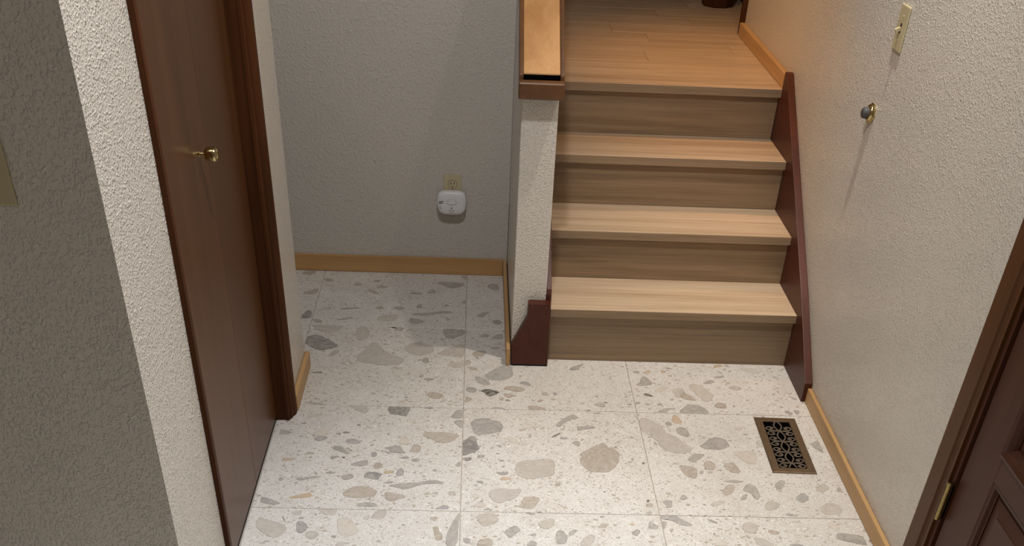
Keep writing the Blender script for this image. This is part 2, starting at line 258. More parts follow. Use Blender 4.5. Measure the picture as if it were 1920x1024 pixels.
CHIPS = """
-2 1 t 505,468 530,464 543,466 556,475 561,485 563,504 526,504 526,504 516,494 501,476
-1 1 t 3,421 9,407 17,402 34,401 41,405 45,415 40,422 24,431 15,432 4,428
-1 1 t 131,374 147,368 155,370 165,384 163,389 149,393 140,391 129,380
-1 1 d 211,418 213,413 219,413 232,415 235,418 233,426 228,426 214,421
-1 1 d 254,470 260,462 263,461 266,467 265,470 256,472
-1 1 t 225,362 231,353 238,349 252,348 261,352 272,362 269,368 248,378 238,378 227,369
-1 1 t 191,322 212,303 225,296 242,294 244,298 232,314 223,323 208,336 199,337 188,330
-1 1 t 238,321 249,307 254,304 257,310 253,315 239,323
-1 1 d 102,147 105,141 111,141 126,144 139,147 164,152 172,156 174,162 165,163 137,157 122,154 106,150
-1 1 g 95,50 98,45 104,45 119,47 130,52 151,63 157,69 155,75 148,75 128,67 116,62 99,54
-1 1 g 46,146 53,138 57,138 62,145 62,149 57,157 53,157 46,151
-1 1 t 236,161 250,151 258,152 271,163 271,168 259,175 250,174 236,166
-1 1 l 252,61 261,52 274,49 303,49 318,54 331,70 334,81 330,101 316,106 278,100 262,91 252,71
-1 1 g 3,38 16,25 24,20 37,19 41,23 40,36 35,42 21,50 13,50 3,45
-1 1 g 310,162 326,151 336,151 350,162 353,169 346,179 339,183 324,183 316,180 308,169
-2 1 t 535,290 551,273 564,272 587,284 594,295 593,314 589,322 578,325 572,321 566,308 558,302 537,297
-2 1 d 556,69 558,56 567,52 588,53 595,65 593,98 591,113 586,124 582,127 573,125 567,114 558,83
-1 1 g 479,409 498,399 508,392 516,380 524,374 539,369 551,371 569,382 579,392 591,410 591,418 579,424 566,427 541,430 524,431 499,431 487,428 476,416
-1 1 g 575,491 580,478 586,472 597,467 598,470 598,496 593,502 579,497
0 1 g 86,398 89,385 96,377 111,365 121,363 133,367 137,379 134,408 127,420 108,426 98,423 89,408
-1 1 g 440,312 463,314 471,322 470,343 466,351 455,352 448,344 437,320
-1 1 g 364,307 381,300 395,299 418,304 418,308 396,318 383,319 364,312
-1 1 g 581,236 584,229 589,228 598,232 598,255 594,256 583,243
-1 1 g 386,110 405,106 418,104 436,102 449,105 469,116 483,122 507,129 523,133 548,135 551,139 535,148 524,152 509,152 497,149 473,137 452,132 412,128 395,123 383,114
-1 1 g 378,71 386,44 395,36 414,40 423,45 433,53 429,61 408,74 396,79 380,80
0 1 g 45,113 60,104 66,104 72,115 79,127 93,151 91,157 71,149 59,140 45,122
0 1 g 105,62 111,52 118,48 131,46 136,52 136,76 133,84 122,87 116,83 106,69
-1 1 g 401,188 403,176 408,173 420,175 423,184 420,208 415,211 404,197
-1 1 d 512,202 517,197 521,197 530,200 531,203 525,209 520,210 513,205
-1 1 g 522,73 526,68 530,68 537,74 537,79 533,87 529,87 522,78
-1 0 l 6,598 19,574 29,559 44,546 55,540 75,537 87,540 102,551 113,566 128,598
-1 0 d 2,447 3,444 24,419 37,407 55,396 66,393 80,396 91,401 108,412 117,419 126,428 125,436 113,450 103,462 84,481 72,492 55,508 44,514 29,515 19,512 5,503 2,495
-1 0 l 202,345 207,325 214,316 227,308 237,304 251,302 261,300 274,293 287,290 315,289 331,291 352,297 362,303 371,315 375,324 380,338 374,347 351,359 335,369 312,390 298,408 280,443 270,458 256,469 246,459 231,419 221,394 205,362
-1 0 l 103,367 103,351 107,349 119,357 126,365 135,382 134,389 122,397 115,394 106,377
-1 0 d 52,222 63,219 73,218 91,219 94,221 87,228 83,231 76,232 69,230 54,225
-1 0 l 338,273 351,267 359,266 367,270 365,274 350,283 343,284 336,278
-1 0 w 66,303 71,277 77,266 88,261 100,261 125,264 140,269 161,279 161,287 142,299 127,308 102,321 87,323 70,315
-1 0 l 180,565 186,499 196,480 220,489 229,502 234,532 233,553 222,586 210,595 186,589
-1 0 g 298,598 305,596 318,598 323,598 329,595 334,581 338,572 347,562 352,564 359,579 359,591 357,598
-1 0 g 53,13 80,5 92,2 116,2 124,8 119,11 93,14 76,15 52,15
-1 1 g 377,53 383,40 389,35 403,34 413,36 430,44 435,50 433,61 421,63 386,59
-1 0 g 512,573 520,533 526,519 537,516 545,517 560,524 573,532 593,547 598,556 598,585 594,589 577,587 570,593 569,598 527,598 515,590
-1 0 l 373,424 382,407 388,397 398,386 407,379 424,372 436,371 454,377 465,386 480,406 484,420 480,440 471,452 448,469 433,475 410,475 396,466 377,439
-1 0 g 443,330 448,322 454,320 466,318 469,326 467,350 462,357 452,354 447,349 442,336
-1 0 l 496,388 504,381 516,377 546,375 565,372 590,366 598,384 597,446 594,468 585,471 572,464 540,438 523,421 501,398
-1 0 l 541,306 544,296 551,291 565,284 576,284 592,288 598,296 597,315 594,323 585,326 576,327 560,328 551,325 542,313
0 0 l 2,333 3,308 7,304 18,318 21,329 19,348 15,352 5,344
0 0 g 17,290 18,279 23,274 36,270 42,271 48,278 47,282 40,290 33,292 20,294
-1 0 t 439,207 449,209 453,213 453,227 451,231 444,229 441,224 437,211
-1 0 t 457,192 472,186 481,186 493,195 493,199 478,204 469,204 456,197
-1 0 t 473,87 475,78 480,72 492,60 501,57 513,60 520,64 530,76 528,85 512,99 501,104 485,106 479,103 474,93
0 0 g 104,529 110,523 119,521 138,522 145,531 145,556 141,565 130,564 121,557 106,537
0 1 g 105,72 112,57 120,54 140,57 144,64 136,81 128,85 109,79
0 0 g 51,537 64,533 74,535 94,545 95,551 79,561 69,559 52,543
0 0 t 27,395 34,378 43,373 62,376 71,386 80,412 75,421 51,422 39,418 28,405
0 0 g 94,446 107,438 117,438 132,445 133,450 120,457 110,457 95,450
0 0 t 6,74 7,44 11,37 23,50 28,57 29,66 25,72 11,82
0 0 g 73,231 78,220 82,213 92,202 100,199 116,198 127,199 142,202 151,208 165,219 171,227 176,240 177,250 175,269 174,281 174,299 168,307 150,312 140,311 129,305 120,295 103,273 92,260 77,241
0 0 g 37,221 40,207 43,197 50,181 57,173 70,164 78,162 89,164 92,168 92,179 89,188 80,206 73,214 61,220 53,223 40,225
0 0 g 6,127 9,120 14,116 23,108 29,107 39,108 44,114 47,130 44,138 32,146 25,147 15,146 11,142 6,132
0 0 k 61,119 71,109 76,103 80,92 83,88 90,83 96,86 110,96 117,103 126,113 125,118 114,124 106,127 96,133 89,135 78,135 71,132 61,125
0 0 t 141,139 154,134 163,130 176,122 185,120 198,121 206,124 217,134 218,140 207,149 199,154 186,159 176,161 160,159 151,155 140,144
0 0 g 201,179 217,171 225,168 235,164 239,166 238,174 236,180 230,191 223,195 211,197 205,194 198,184
0 0 w 273,144 276,130 281,125 294,124 306,125 331,127 342,132 354,143 360,152 368,169 368,175 360,177 350,177 328,175 315,173 297,169 288,164 277,153
0 0 t 139,105 142,94 146,87 155,78 160,77 168,83 172,88 173,99 167,104 145,108
0 0 g 275,113 278,104 283,101 292,100 296,102 301,108 299,113 290,121 284,122 276,117
0 0 d 144,58 151,55 155,54 163,54 164,57 157,66 152,67 144,61
0 0 t 258,59 260,56 263,54 267,52 271,55 277,65 277,69 270,70 265,69 259,63
0 0 t 124,69 126,60 129,57 136,59 139,62 141,71 140,75 135,78 132,78 126,73
0 0 t 223,22 226,2 285,2 286,3 286,9 279,14 256,25 243,28 227,29
0 0 g 92,2 143,2 143,2 137,6 119,12 108,11 92,2
0 0 t 17,285 23,277 29,273 41,270 46,272 48,281 43,287 26,295 19,295 16,289
0 0 g 386,296 387,290 392,288 406,289 416,299 435,327 442,338 443,342 437,339 417,325 408,320 403,318 398,314 388,302
0 0 g 315,111 320,103 324,103 330,108 330,112 325,120 321,121 315,115
0 0 d 46,372 41,369 41,366 44,359 47,356 52,355 53,358 48,370
1 0 g 22,192 29,187 39,186 60,190 70,193 80,199 80,211 70,239 65,250 60,255 56,255 49,251 45,243 40,224 34,212 23,198
1 0 k 39,125 42,118 47,115 56,111 62,110 70,110 72,113 68,121 64,126 54,132 48,133 40,128
0 0 g 455,46 467,34 474,30 481,28 487,29 495,34 495,39 487,49 480,53 470,55 463,54 454,51
0 0 d 487,60 495,56 500,55 507,59 507,62 499,66 494,66 487,63
0 0 w 501,146 507,132 511,125 518,117 527,115 546,116 553,117 554,120 550,127 534,146 525,157 512,168 506,168 501,155
1 0 b 82,152 87,142 93,140 106,145 115,151 128,167 132,174 131,179 126,180 109,178 99,173 85,160
1 0 l 144,154 149,138 152,128 154,115 160,110 174,108 186,107 207,105 215,108 217,119 212,126 196,136 190,146 190,167 185,175 171,176 162,172 147,162
1 0 o 56,284 63,280 70,279 81,283 84,290 84,306 81,308 71,299 65,294 56,288
1 0 g 71,2 104,2 110,14 114,19 120,22 127,26 139,32 136,34 114,33 101,29 87,20 79,14 72,4
1 0 g 2,56 4,54 8,54 17,57 20,61 21,70 19,72 10,70 5,67 2,62
1 0 g 36,55 44,49 48,49 54,54 54,58 47,63 42,64 35,59
1 0 g 79,57 81,52 86,50 98,50 100,53 93,65 89,67 81,61
0 0 d 573,49 578,47 582,47 588,50 589,52 586,56 583,55 574,51
1 0 g 21,282 34,278 40,279 45,287 43,292 33,298 27,297 19,287
1 0 o 123,297 131,286 136,286 143,296 143,302 135,307 130,307 123,302
0 0 g 425,2 441,2 441,5 438,8 431,10 428,9 425,4
0 -1 g 445,586 456,582 463,582 473,585 472,587 461,590 454,591 444,588
1 0 d 146,320 158,316 164,316 171,317 169,320 154,327 148,327 143,323
1 0 t 131,88 141,88 144,92 140,102 136,102 129,91
0 0 g 394,293 407,292 414,294 422,300 421,305 409,313 402,311 393,297
1 0 l 214,184 226,146 233,124 244,96 251,86 261,82 267,84 277,95 284,105 291,125 289,141 273,169 264,184 251,201 243,207 233,209 226,207 214,199
1 0 g 151,10 155,2 246,2 251,4 254,13 253,21 245,36 238,45 225,58 217,62 209,63 202,62 188,58 177,48 156,22
1 0 t 282,56 285,48 289,44 300,40 307,39 318,40 322,44 325,57 324,64 318,75 312,79 301,79 294,75 284,63
1 0 l 359,180 375,172 385,170 397,174 402,179 405,191 398,196 375,201 365,198 357,186
1 0 g 270,212 288,213 298,216 312,226 314,232 306,240 299,241 287,236 279,230 268,216
1 0 g 316,263 326,260 334,260 349,263 355,265 357,270 353,271 339,272 329,271 317,265
1 0 b 428,326 439,320 447,315 462,305 471,301 484,298 491,300 498,309 497,316 487,329 479,334 468,337 459,339 443,345 435,343 427,332
1 0 o 330,340 340,339 348,341 363,348 366,353 360,361 354,362 343,360 337,356 329,344
1 0 g 374,351 382,346 386,344 392,346 391,349 384,356 380,357 373,354
1 0 g 525,21 535,12 542,9 552,12 552,18 542,33 535,36 525,27
1 0 g 560,30 562,15 567,13 579,22 581,28 575,39 570,41 562,37
1 0 w 538,181 537,163 538,154 543,143 546,140 552,143 552,150 547,167 544,175 540,184
1 0 g 346,56 349,51 351,50 356,52 357,56 355,64 352,65 347,59
1 0 g 339,312 339,307 342,303 348,296 351,294 355,298 352,302 342,310
1 0 g 574,126 577,117 580,114 585,111 588,113 591,122 588,125 577,128
1 0 t 169,125 174,105 184,96 209,90 219,89 224,94 220,103 201,124 194,135 192,146 186,147 173,136
-1 -1 g 2,406 9,406 17,405 29,405 34,409 37,420 31,426 11,435 2,437
-1 -1 g 120,375 133,369 140,370 149,376 154,381 161,390 159,395 147,401 139,403 130,402 124,396 118,381
-1 -1 g 219,372 224,365 229,361 239,359 247,358 260,358 266,361 271,370 267,377 251,386 242,389 233,387 227,384 220,377
-1 -1 b 124,416 130,408 137,406 153,406 158,412 157,430 154,437 145,442 139,442 131,439 127,434 124,422
-1 -1 g 180,331 189,321 197,316 209,310 217,305 229,298 234,297 239,299 237,305 227,320 221,328 214,339 207,343 193,344 186,342 179,336
-1 -1 t 229,325 238,314 244,312 250,314 249,319 237,333 231,335 227,330
-1 -1 t 98,292 103,290 109,290 120,291 126,292 131,295 129,298 120,304 112,304 101,295
-1 -1 o 32,261 35,252 41,250 56,253 64,256 75,264 73,266 58,267 48,267 35,265
-1 -1 d 248,473 254,469 257,469 262,472 261,475 255,480 252,481 248,476
-1 -1 d 205,425 209,422 212,420 218,419 222,421 228,427 226,430 216,432 211,431 206,427
-1 -1 g 185,416 195,408 199,408 203,414 202,418 195,422 191,423 184,420
-1 -1 b 78,529 83,516 87,513 98,517 106,520 119,524 123,528 122,536 117,540 104,540 95,539 81,535
-1 -1 g 183,268 189,266 195,268 208,277 211,282 207,285 202,286 190,285 185,282 182,272
-1 -1 g 63,475 72,473 76,473 82,475 81,477 74,481 69,481 63,477
-1 -1 g 110,404 114,398 116,397 120,402 120,405 115,411 113,411 110,408
-2 -1 d 593,346 597,344 598,344 598,350 597,350 593,348
-1 -1 k 220,277 223,273 225,272 229,275 229,277 226,281 224,281 221,280
-1 0 t 63,13 92,4 96,2 117,2 120,8 116,11 97,9 83,10 61,15
-1 -1 l 207,598 207,598 222,584 233,574 250,557 259,551 271,551 273,561 271,592 265,598
-1 -1 g 64,396 70,392 73,391 78,392 77,394 72,399 68,400 64,398
-1 -1 d 346,567 353,553 360,548 374,546 382,544 392,541 398,539 407,538 411,545 415,568 418,580 420,595 416,598 346,598 344,594 343,577
-1 -1 t 470,416 477,411 484,406 499,397 507,391 515,380 523,376 542,376 552,379 566,386 572,392 578,403 582,411 589,422 585,428 565,435 554,438 540,440 531,441 518,439 507,439 490,441 482,440 475,435 472,431 469,421
-1 -1 t 432,318 443,316 451,317 462,320 466,328 466,347 463,355 454,362 449,363 442,361 439,356 438,345 436,336 430,323
-1 -1 g 349,335 360,329 365,324 367,315 373,311 392,308 402,307 417,308 419,312 411,324 407,333 402,345 398,350 391,353 386,354 377,351 369,347 351,340
-1 -1 g 560,541 565,533 573,531 592,531 598,542 598,545 597,578 593,589 582,586 577,582 572,573 568,565 561,548
-1 -1 g 572,500 582,485 587,477 595,469 598,478 598,511 593,521 580,519 574,516 570,508
-1 -1 b 393,367 397,363 404,361 423,361 428,367 426,384 422,393 414,404 409,405 403,395 399,388 393,374
-1 -1 g 353,312 364,303 369,301 373,304 371,308 360,317 355,319 351,316
-1 -1 g 311,290 318,283 321,283 326,287 328,293 326,308 323,312 316,312 312,308 310,296
-1 -1 g 402,278 417,277 424,277 432,281 433,284 426,291 422,292 413,291 408,288 400,281
-1 -1 g 440,268 443,263 447,261 457,260 462,263 467,274 465,278 451,279 445,277 440,272
-1 -1 d 467,595 478,591 486,591 497,594 497,596 486,598 478,598 467,597
0 -1 d 2,586 2,581 4,582 9,587 12,590 14,593 12,592 3,588
0 -1 g 26,494 31,479 33,468 34,452 38,442 49,428 55,425 65,432 72,435 84,436 93,439 107,444 115,447 125,449 130,457 134,476 135,487 130,503 126,511 117,519 111,522 101,524 96,527 91,535 86,537 79,536 73,535 63,535 55,534 41,529 34,522 26,505
0 -1 d 2,388 2,304 7,303 12,305 21,311 27,316 39,323 46,329 56,342 57,352 51,368 48,380 46,398 44,407 40,416 36,420 27,420 22,416 15,403 10,397 2,393
0 -1 d 3,279 13,272 19,271 27,276 30,280 32,290 29,293 19,293 12,291 3,284
0 -1 g 49,297 52,291 57,290 66,294 70,298 71,305 68,308 59,309 54,307 49,301
0 -1 g 315,503 314,495 317,492 326,491 332,496 340,512 347,521 356,531 365,537 384,544 391,548 394,553 391,559 381,574 372,574 357,559 348,551 337,539 330,530 319,512
0 -1 b 198,491 209,481 216,477 226,478 232,482 238,493 237,498 226,503 218,506 207,510 201,508 196,498
0 -1 k 295,426 297,423 301,425 310,431 316,436 326,446 327,450 322,454 318,452 312,445 306,439 297,430
0 -1 g 323,423 323,416 327,414 339,413 345,414 352,418 351,421 343,426 337,428 326,426
0 -1 g 218,428 220,420 223,419 228,425 229,430 227,437 224,437 219,432
0 -1 g 117,363 121,355 124,355 129,361 129,365 123,371 120,372 117,367
0 -1 b 147,403 161,388 169,384 178,389 180,393 179,400 175,407 163,423 156,424 145,412
0 0 l 138,2 136,5 129,7 110,9 100,7 90,2
0 -1 g 385,492 384,478 385,472 387,470 392,470 403,475 411,478 424,482 433,485 447,490 449,494 441,499 435,501 425,502 417,501 404,497 398,497 393,500 390,501 386,498
0 -1 t 382,321 388,312 387,306 380,295 379,287 380,276 383,268 389,253 394,244 401,231 406,226 413,223 420,223 434,223 443,223 455,223 461,224 469,228 474,233 483,244 488,251 495,263 499,272 506,287 508,295 508,304 509,312 513,329 512,339 505,352 500,360 494,371 489,373 483,370 480,371 478,377 475,382 469,392 462,394 449,387 440,380 425,367 416,359 401,347 393,339 383,328
0 -1 g 364,392 369,383 373,378 381,374 384,377 389,390 388,396 384,404 380,407 372,406 368,404 364,397
0 -1 g 557,434 564,428 568,428 573,431 573,434 567,440 563,441 557,437
1 -1 l 2,544 2,492 5,476 22,455 30,443 38,427 44,419 53,410 59,401 70,383 77,398 86,461 81,495 56,533 44,549 30,561 20,564 7,561
1 -1 k 19,441 20,436 22,435 26,436 26,437 25,440 23,441 19,442
1 -1 g 34,405 36,397 39,394 45,393 46,397 41,410 38,413 34,409
0 -1 g 548,306 549,297 550,296 555,301 557,305 555,311 554,312 549,309
0 -1 k 581,283 584,275 586,274 588,282 587,285 581,286
0 0 d 425,2 439,2 439,4 436,9 432,10 427,5
0 -1 d 450,587 459,583 464,583 471,587 468,588 453,588
1 -1 l 36,501 31,460 33,440 43,422 48,410 52,392 56,380 67,365 76,357 93,349 104,345 118,342 129,345 147,354 154,360 156,368 153,378 143,398 134,413 119,438 107,451 88,467 78,478 66,494 57,502 43,511
1 -1 g 121,488 123,472 127,463 137,454 143,450 151,446 156,447 162,454 163,462 161,481 159,491 154,502 148,506 136,508 129,505 123,497
1 -1 g 188,387 197,375 206,371 222,372 233,372 249,371 259,374 270,382 277,387 285,392 287,400 285,419 281,430 271,441 265,446 254,450 246,449 233,442 224,434 210,417 201,407 189,395
1 -1 t 183,286 181,262 187,253 204,249 212,255 219,276 218,287 207,301 200,303 188,296
1 -1 t 246,277 250,259 255,250 265,239 273,236 285,236 290,238 294,244 293,253 289,273 286,283 284,295 278,297 264,294 256,291 248,285
1 -1 t 100,268 102,250 104,238 110,220 117,211 132,201 139,199 146,205 149,215 154,242 151,254 140,263 132,268 119,273 112,275 102,274
1 -1 w 158,517 163,502 168,495 180,487 186,485 192,487 190,493 179,510 172,517 160,520
1 -1 g 91,534 91,524 94,519 103,515 108,516 113,525 112,531 108,539 103,541 95,538
1 -1 o 121,575 118,547 120,536 131,531 138,530 149,536 150,547 142,577 135,586 125,584
1 -1 g 201,441 209,439 213,440 217,446 216,449 210,450 206,448 200,443
1 -1 d 289,431 290,427 293,426 301,428 301,429 292,431
1 -1 g 160,235 159,228 161,226 168,227 171,230 174,238 174,243 171,248 168,247 162,240
1 -1 g 186,238 189,234 191,232 197,231 200,232 203,236 203,239 197,244 194,244 188,241
1 -1 g 134,307 139,296 144,292 153,293 160,297 169,308 177,317 192,333 193,340 182,344 174,345 161,345 152,338 138,317
1 -1 b 294,352 306,323 315,309 328,294 337,290 353,292 360,308 368,350 362,365 336,366 320,365 297,362
1 -1 b 322,505 325,501 329,500 342,503 348,507 357,515 355,519 344,519 336,517 325,509
1 -1 t 346,471 348,467 352,467 362,470 364,472 362,475 358,475 349,473
1 -1 g 569,404 585,377 593,368 598,368 598,434 595,442 587,439 569,420
1 -1 g 440,96 451,79 461,80 480,100 483,113 474,132 464,131 443,109
1 -1 g 390,171 389,156 391,150 400,146 409,154 425,182 427,194 416,201 408,197 394,181
1 -1 l 504,51 503,36 506,28 516,19 529,18 557,24 568,33 570,55 565,67 547,80 534,79 511,62
1 -1 g 582,152 583,145 587,142 598,142 598,163 597,167 593,169 585,158
1 -2 g 516,512 517,499 525,492 548,483 565,478 592,470 598,472 598,511 593,515 574,521 559,524 535,527 524,525 518,518
1 -2 l 257,560 251,528 254,517 270,518 278,523 286,538 286,549 279,567 273,572 263,571
1 -2 t 315,526 319,519 324,515 335,512 341,514 349,523 346,529 328,537 320,537 315,531
1 -1 g 388,17 394,10 402,7 423,7 425,10 408,19 399,21 390,20
1 -2 l 266,493 269,466 281,458 316,459 320,466 300,487 287,495 270,500
1 -1 l 519,162 515,147 518,141 530,137 541,141 559,156 562,167 552,183 543,184 526,171
1 -2 t 339,497 344,492 347,492 351,495 351,498 347,505 344,506 339,500
1 -1 l 333,59 330,43 333,36 343,33 353,36 372,51 380,59 384,69 379,76 361,85 350,84 338,69
1 -2 b 503,566 512,550 520,545 535,547 538,553 533,568 525,573 506,572
1 -2 g 365,462 381,459 392,459 406,463 405,466 386,471 375,471 364,465
1 -1 l 380,420 380,403 383,396 395,392 400,396 402,413 401,422 396,434 391,435 383,428
-1 -1 g 93,150 96,146 101,144 111,145 117,146 126,151 134,154 149,159 157,162 167,167 165,169 148,169 138,167 122,162 113,160 101,159 96,157 92,152
-1 -1 g 227,169 232,159 235,155 240,151 246,152 258,158 263,162 266,169 265,175 259,184 253,186 244,183 238,180 228,174
-1 -1 g 38,147 40,142 43,141 49,141 52,143 54,148 53,152 46,159 43,159 38,151
-1 -1 g 141,189 145,180 148,177 154,177 154,180 151,190 148,193 142,193
-1 -1 g 177,187 193,184 201,184 208,189 206,192 195,196 188,195 176,189
-1 -1 o 84,52 88,49 96,48 115,50 128,52 146,56 151,63 147,77 139,79 117,70 104,65 88,56
-1 -1 g 2,27 13,22 23,19 41,14 50,15 61,20 61,25 47,34 37,40 18,49 9,52 2,53
-1 -1 t 241,76 248,67 254,63 265,59 276,58 296,58 306,59 316,63 323,63 330,62 335,65 340,75 343,82 345,92 342,99 332,106 325,112 312,119 301,121 282,119 272,115 259,105 251,97 242,83
-1 -2 l 7,521 13,502 20,491 34,477 43,469 57,459 65,455 77,456 84,460 93,474 98,483 101,498 96,508 78,522 66,529 47,536 36,540 22,545 14,543 7,531
-1 -2 g 125,509 129,490 133,482 142,477 148,480 157,496 159,504 157,515 154,522 145,532 139,535 129,535 125,531 124,520
-1 -2 l 157,467 161,459 167,455 179,450 186,454 194,469 194,477 186,486 179,489 167,489 162,485 157,474
-1 -2 l 176,598 188,579 199,571 217,567 225,568 232,576 234,584 235,598
-1 -2 b 239,538 246,494 253,476 268,468 279,468 294,474 301,479 307,487 305,499 293,528 285,541 273,552 263,555 244,554
-1 -1 g 293,15 314,15 321,20 320,32 315,35 302,31 295,27 288,17
-1 -2 g 127,548 130,545 134,546 142,551 143,553 137,557 133,556 127,551
-1 -1 g 252,236 268,230 280,230 299,235 304,243 303,262 294,265 271,254 260,248 250,240
-1 -2 t 79,551 86,536 90,531 92,532 91,537 84,553 81,558 77,557
-1 -2 l 102,579 113,567 119,564 128,566 131,570 131,583 124,586 105,583
-1 -2 g 168,576 172,568 174,566 178,569 176,572 169,576
-1 -2 l 247,426 248,423 253,422 264,422 270,425 276,435 274,439 265,441 258,439 249,430
-1 -1 d 297,177 299,168 304,165 315,161 323,159 338,156 344,159 347,171 349,177 353,186 350,191 336,196 327,198 312,199 305,195 298,183
-1 -1 o 358,202 360,192 366,189 383,193 389,197 388,205 382,208 364,206
-1 -1 g 396,199 396,184 399,178 407,176 412,179 419,188 420,197 419,212 416,219 409,224 405,221 398,209
-1 -1 g 380,122 400,116 409,113 419,108 427,108 441,112 449,116 461,125 470,130 486,137 498,140 520,142 532,143 546,143 547,146 536,154 529,158 518,162 510,162 499,160 490,156 473,148 459,145 436,143 421,141 399,136 388,132 377,126
-1 -1 t 368,83 370,62 374,52 382,45 388,43 397,44 403,47 410,54 416,57 428,62 432,66 430,70 424,75 410,82 400,86 384,90 377,91 370,90
-1 -1 t 322,227 330,217 337,216 349,221 352,228 347,247 343,253 333,253 328,248 321,235
-1 -1 g 360,139 370,135 378,136 391,145 392,149 379,151 371,149 361,142
-1 -1 g 508,212 515,207 520,207 526,211 526,214 518,221 514,221 507,215
-1 -1 t 490,86 495,81 499,81 506,86 507,90 500,96 496,96 490,90
-1 -1 g 518,87 523,82 526,82 532,87 532,91 526,98 523,98 518,91
-1 -1 g 307,30 308,17 311,13 320,12 329,12 345,13 350,16 349,26 344,31 331,36 322,37 310,35
-1 -2 l 338,561 342,556 347,554 358,553 364,554 375,560 379,569 382,591 378,598 365,597 358,596 351,592 346,585 339,568
-1 -2 g 561,477 559,442 565,431 588,432 595,455 595,524 596,552 598,558 598,583 596,589 591,582 579,546 572,525 565,498
-1 -2 t 520,514 525,494 527,481 529,460 534,454 546,455 550,461 551,475 549,483 543,493 540,501 538,517 534,522 522,521
-1 -2 t 510,563 513,556 517,552 527,549 530,552 527,566 523,570 512,567
-1 -1 g 525,9 534,8 543,8 559,9 564,13 563,24 558,27 546,26 538,22 526,12
-1 -1 g 578,243 585,238 589,237 595,238 597,245 595,264 591,265 579,250
-1 -2 l 313,557 314,551 317,549 328,548 332,553 333,570 329,572 317,563
-1 -1 g 318,48 327,47 329,50 328,62 325,63 318,52
-1 -1 l 562,97 562,85 566,81 578,80 582,84 583,98 579,102 566,102
0 -1 l 169,230 173,207 178,196 190,185 201,180 220,179 233,181 253,189 266,193 286,198 293,211 297,246 298,263 298,277 295,285 284,294 274,295 252,291 236,288 209,283 196,279 183,272 176,264 170,245
0 -1 t 189,69 184,49 180,40 173,32 174,28 186,22 195,20 212,19 220,22 225,35 228,41 233,48 236,56 241,72 234,78 208,82 198,81 192,77
0 -1 l 85,83 94,63 101,54 112,45 122,46 140,57 151,63 164,70 171,78 179,93 183,103 187,120 182,124 162,121 149,121 131,123 118,122 101,117 92,110 85,95
0 -2 l 51,559 60,536 66,528 72,526 80,529 98,539 107,547 114,558 114,568 105,586 97,592 84,593 74,591 58,587 51,582 48,570
0 -2 g 131,503 133,493 136,486 143,474 149,475 162,491 169,500 177,509 177,517 168,531 160,533 148,524 141,518 133,509
0 -2 g 10,462 13,450 18,445 26,443 30,447 32,462 29,467 19,469 14,469 10,467
0 -1 g 112,204 122,197 129,195 140,198 145,201 149,208 144,211 126,213 118,212 111,208
0 -1 o 122,175 124,169 128,167 138,168 144,170 155,175 155,178 145,184 139,186 133,187 129,186 123,179
0 -1 g 47,161 47,157 52,152 64,145 68,146 69,157 64,161 51,162
0 -1 g 39,133 50,132 51,134 47,141 43,141 38,136
0 -2 l 230,537 235,529 242,524 255,520 263,522 272,532 277,542 281,561 280,569 272,572 264,570 245,561 236,554 230,544
0 -2 g 204,489 209,485 213,484 220,484 223,487 223,498 219,499 206,492
0 -2 g 279,482 280,458 286,450 303,450 309,457 314,477 313,489 306,506 301,512 290,514 285,510 280,495
0 -2 t 49,441 50,435 59,434 87,434 96,440 96,455 93,463 84,470 76,470 61,465 55,459 51,447
0 -1 g 70,8 90,7 94,10 87,17 80,17 68,10
0 -2 g 195,598 195,598 206,590 213,588 224,591 224,593 217,598
0 -2 g 194,445 194,440 199,438 216,438 222,442 223,451 221,456 211,463 205,462 197,451
0 -1 b 43,32 51,25 56,22 66,21 71,24 77,33 74,40 61,50 53,50 44,39
0 -1 b 31,79 42,66 48,64 55,73 55,79 48,91 42,93 31,86
0 -1 t 289,146 291,140 294,139 302,139 306,142 309,150 307,154 300,158 296,157 290,150
0 -2 l 349,455 349,445 354,442 368,443 376,447 386,457 390,468 394,487 392,494 383,497 377,495 367,487 361,479 352,463
0 -2 g 504,511 506,505 509,501 517,494 522,497 530,513 531,521 524,527 521,526 515,520 511,517 505,514
0 -2 g 562,560 558,537 562,529 579,529 586,532 590,542 588,547 581,552 578,556 573,565 570,568 565,568
0 -2 t 453,550 455,543 457,541 461,540 463,542 465,548 463,551 455,551
0 -1 k 568,68 571,66 574,67 579,72 579,75 575,79 572,78 568,71
0 -1 t 565,54 564,42 567,39 575,40 579,42 586,49 587,53 584,58 579,59 568,58
0 -1 g 564,10 573,8 576,9 579,16 578,18 571,18 567,16 562,12
0 -2 t 409,530 426,531 434,536 442,548 439,551 423,551 415,546 406,533
0 -1 k 581,284 585,275 587,274 589,283 587,287 582,287
0 -2 o 503,549 507,545 511,544 518,548 518,551 512,555 509,555 504,552
0 -2 t 556,491 561,486 565,486 572,490 572,493 564,498 560,498 556,494
0 -2 g 395,572 398,569 401,568 408,566 409,568 406,574 403,575 396,574
0 -1 k 439,115 444,113 446,115 448,120 447,121 440,117
0 -2 g 320,505 320,495 322,491 328,492 333,497 344,513 345,518 337,520 331,518 322,510
1 -1 t 101,264 107,234 112,221 122,208 129,204 142,204 149,214 154,242 153,254 145,262 138,267 124,272 115,274 104,273
1 -1 g 18,65 23,56 26,50 32,44 35,41 41,39 44,46 48,70 45,78 30,77 24,75 18,70
1 -1 g 74,86 81,80 87,81 98,89 99,95 91,108 86,107 75,93
1 -1 t 214,129 214,122 215,117 220,109 227,111 242,122 249,131 257,147 259,155 256,166 251,169 240,168 231,160 219,139
1 -1 g 241,183 263,179 275,180 287,186 288,189 277,193 268,195 252,194 244,192 236,186
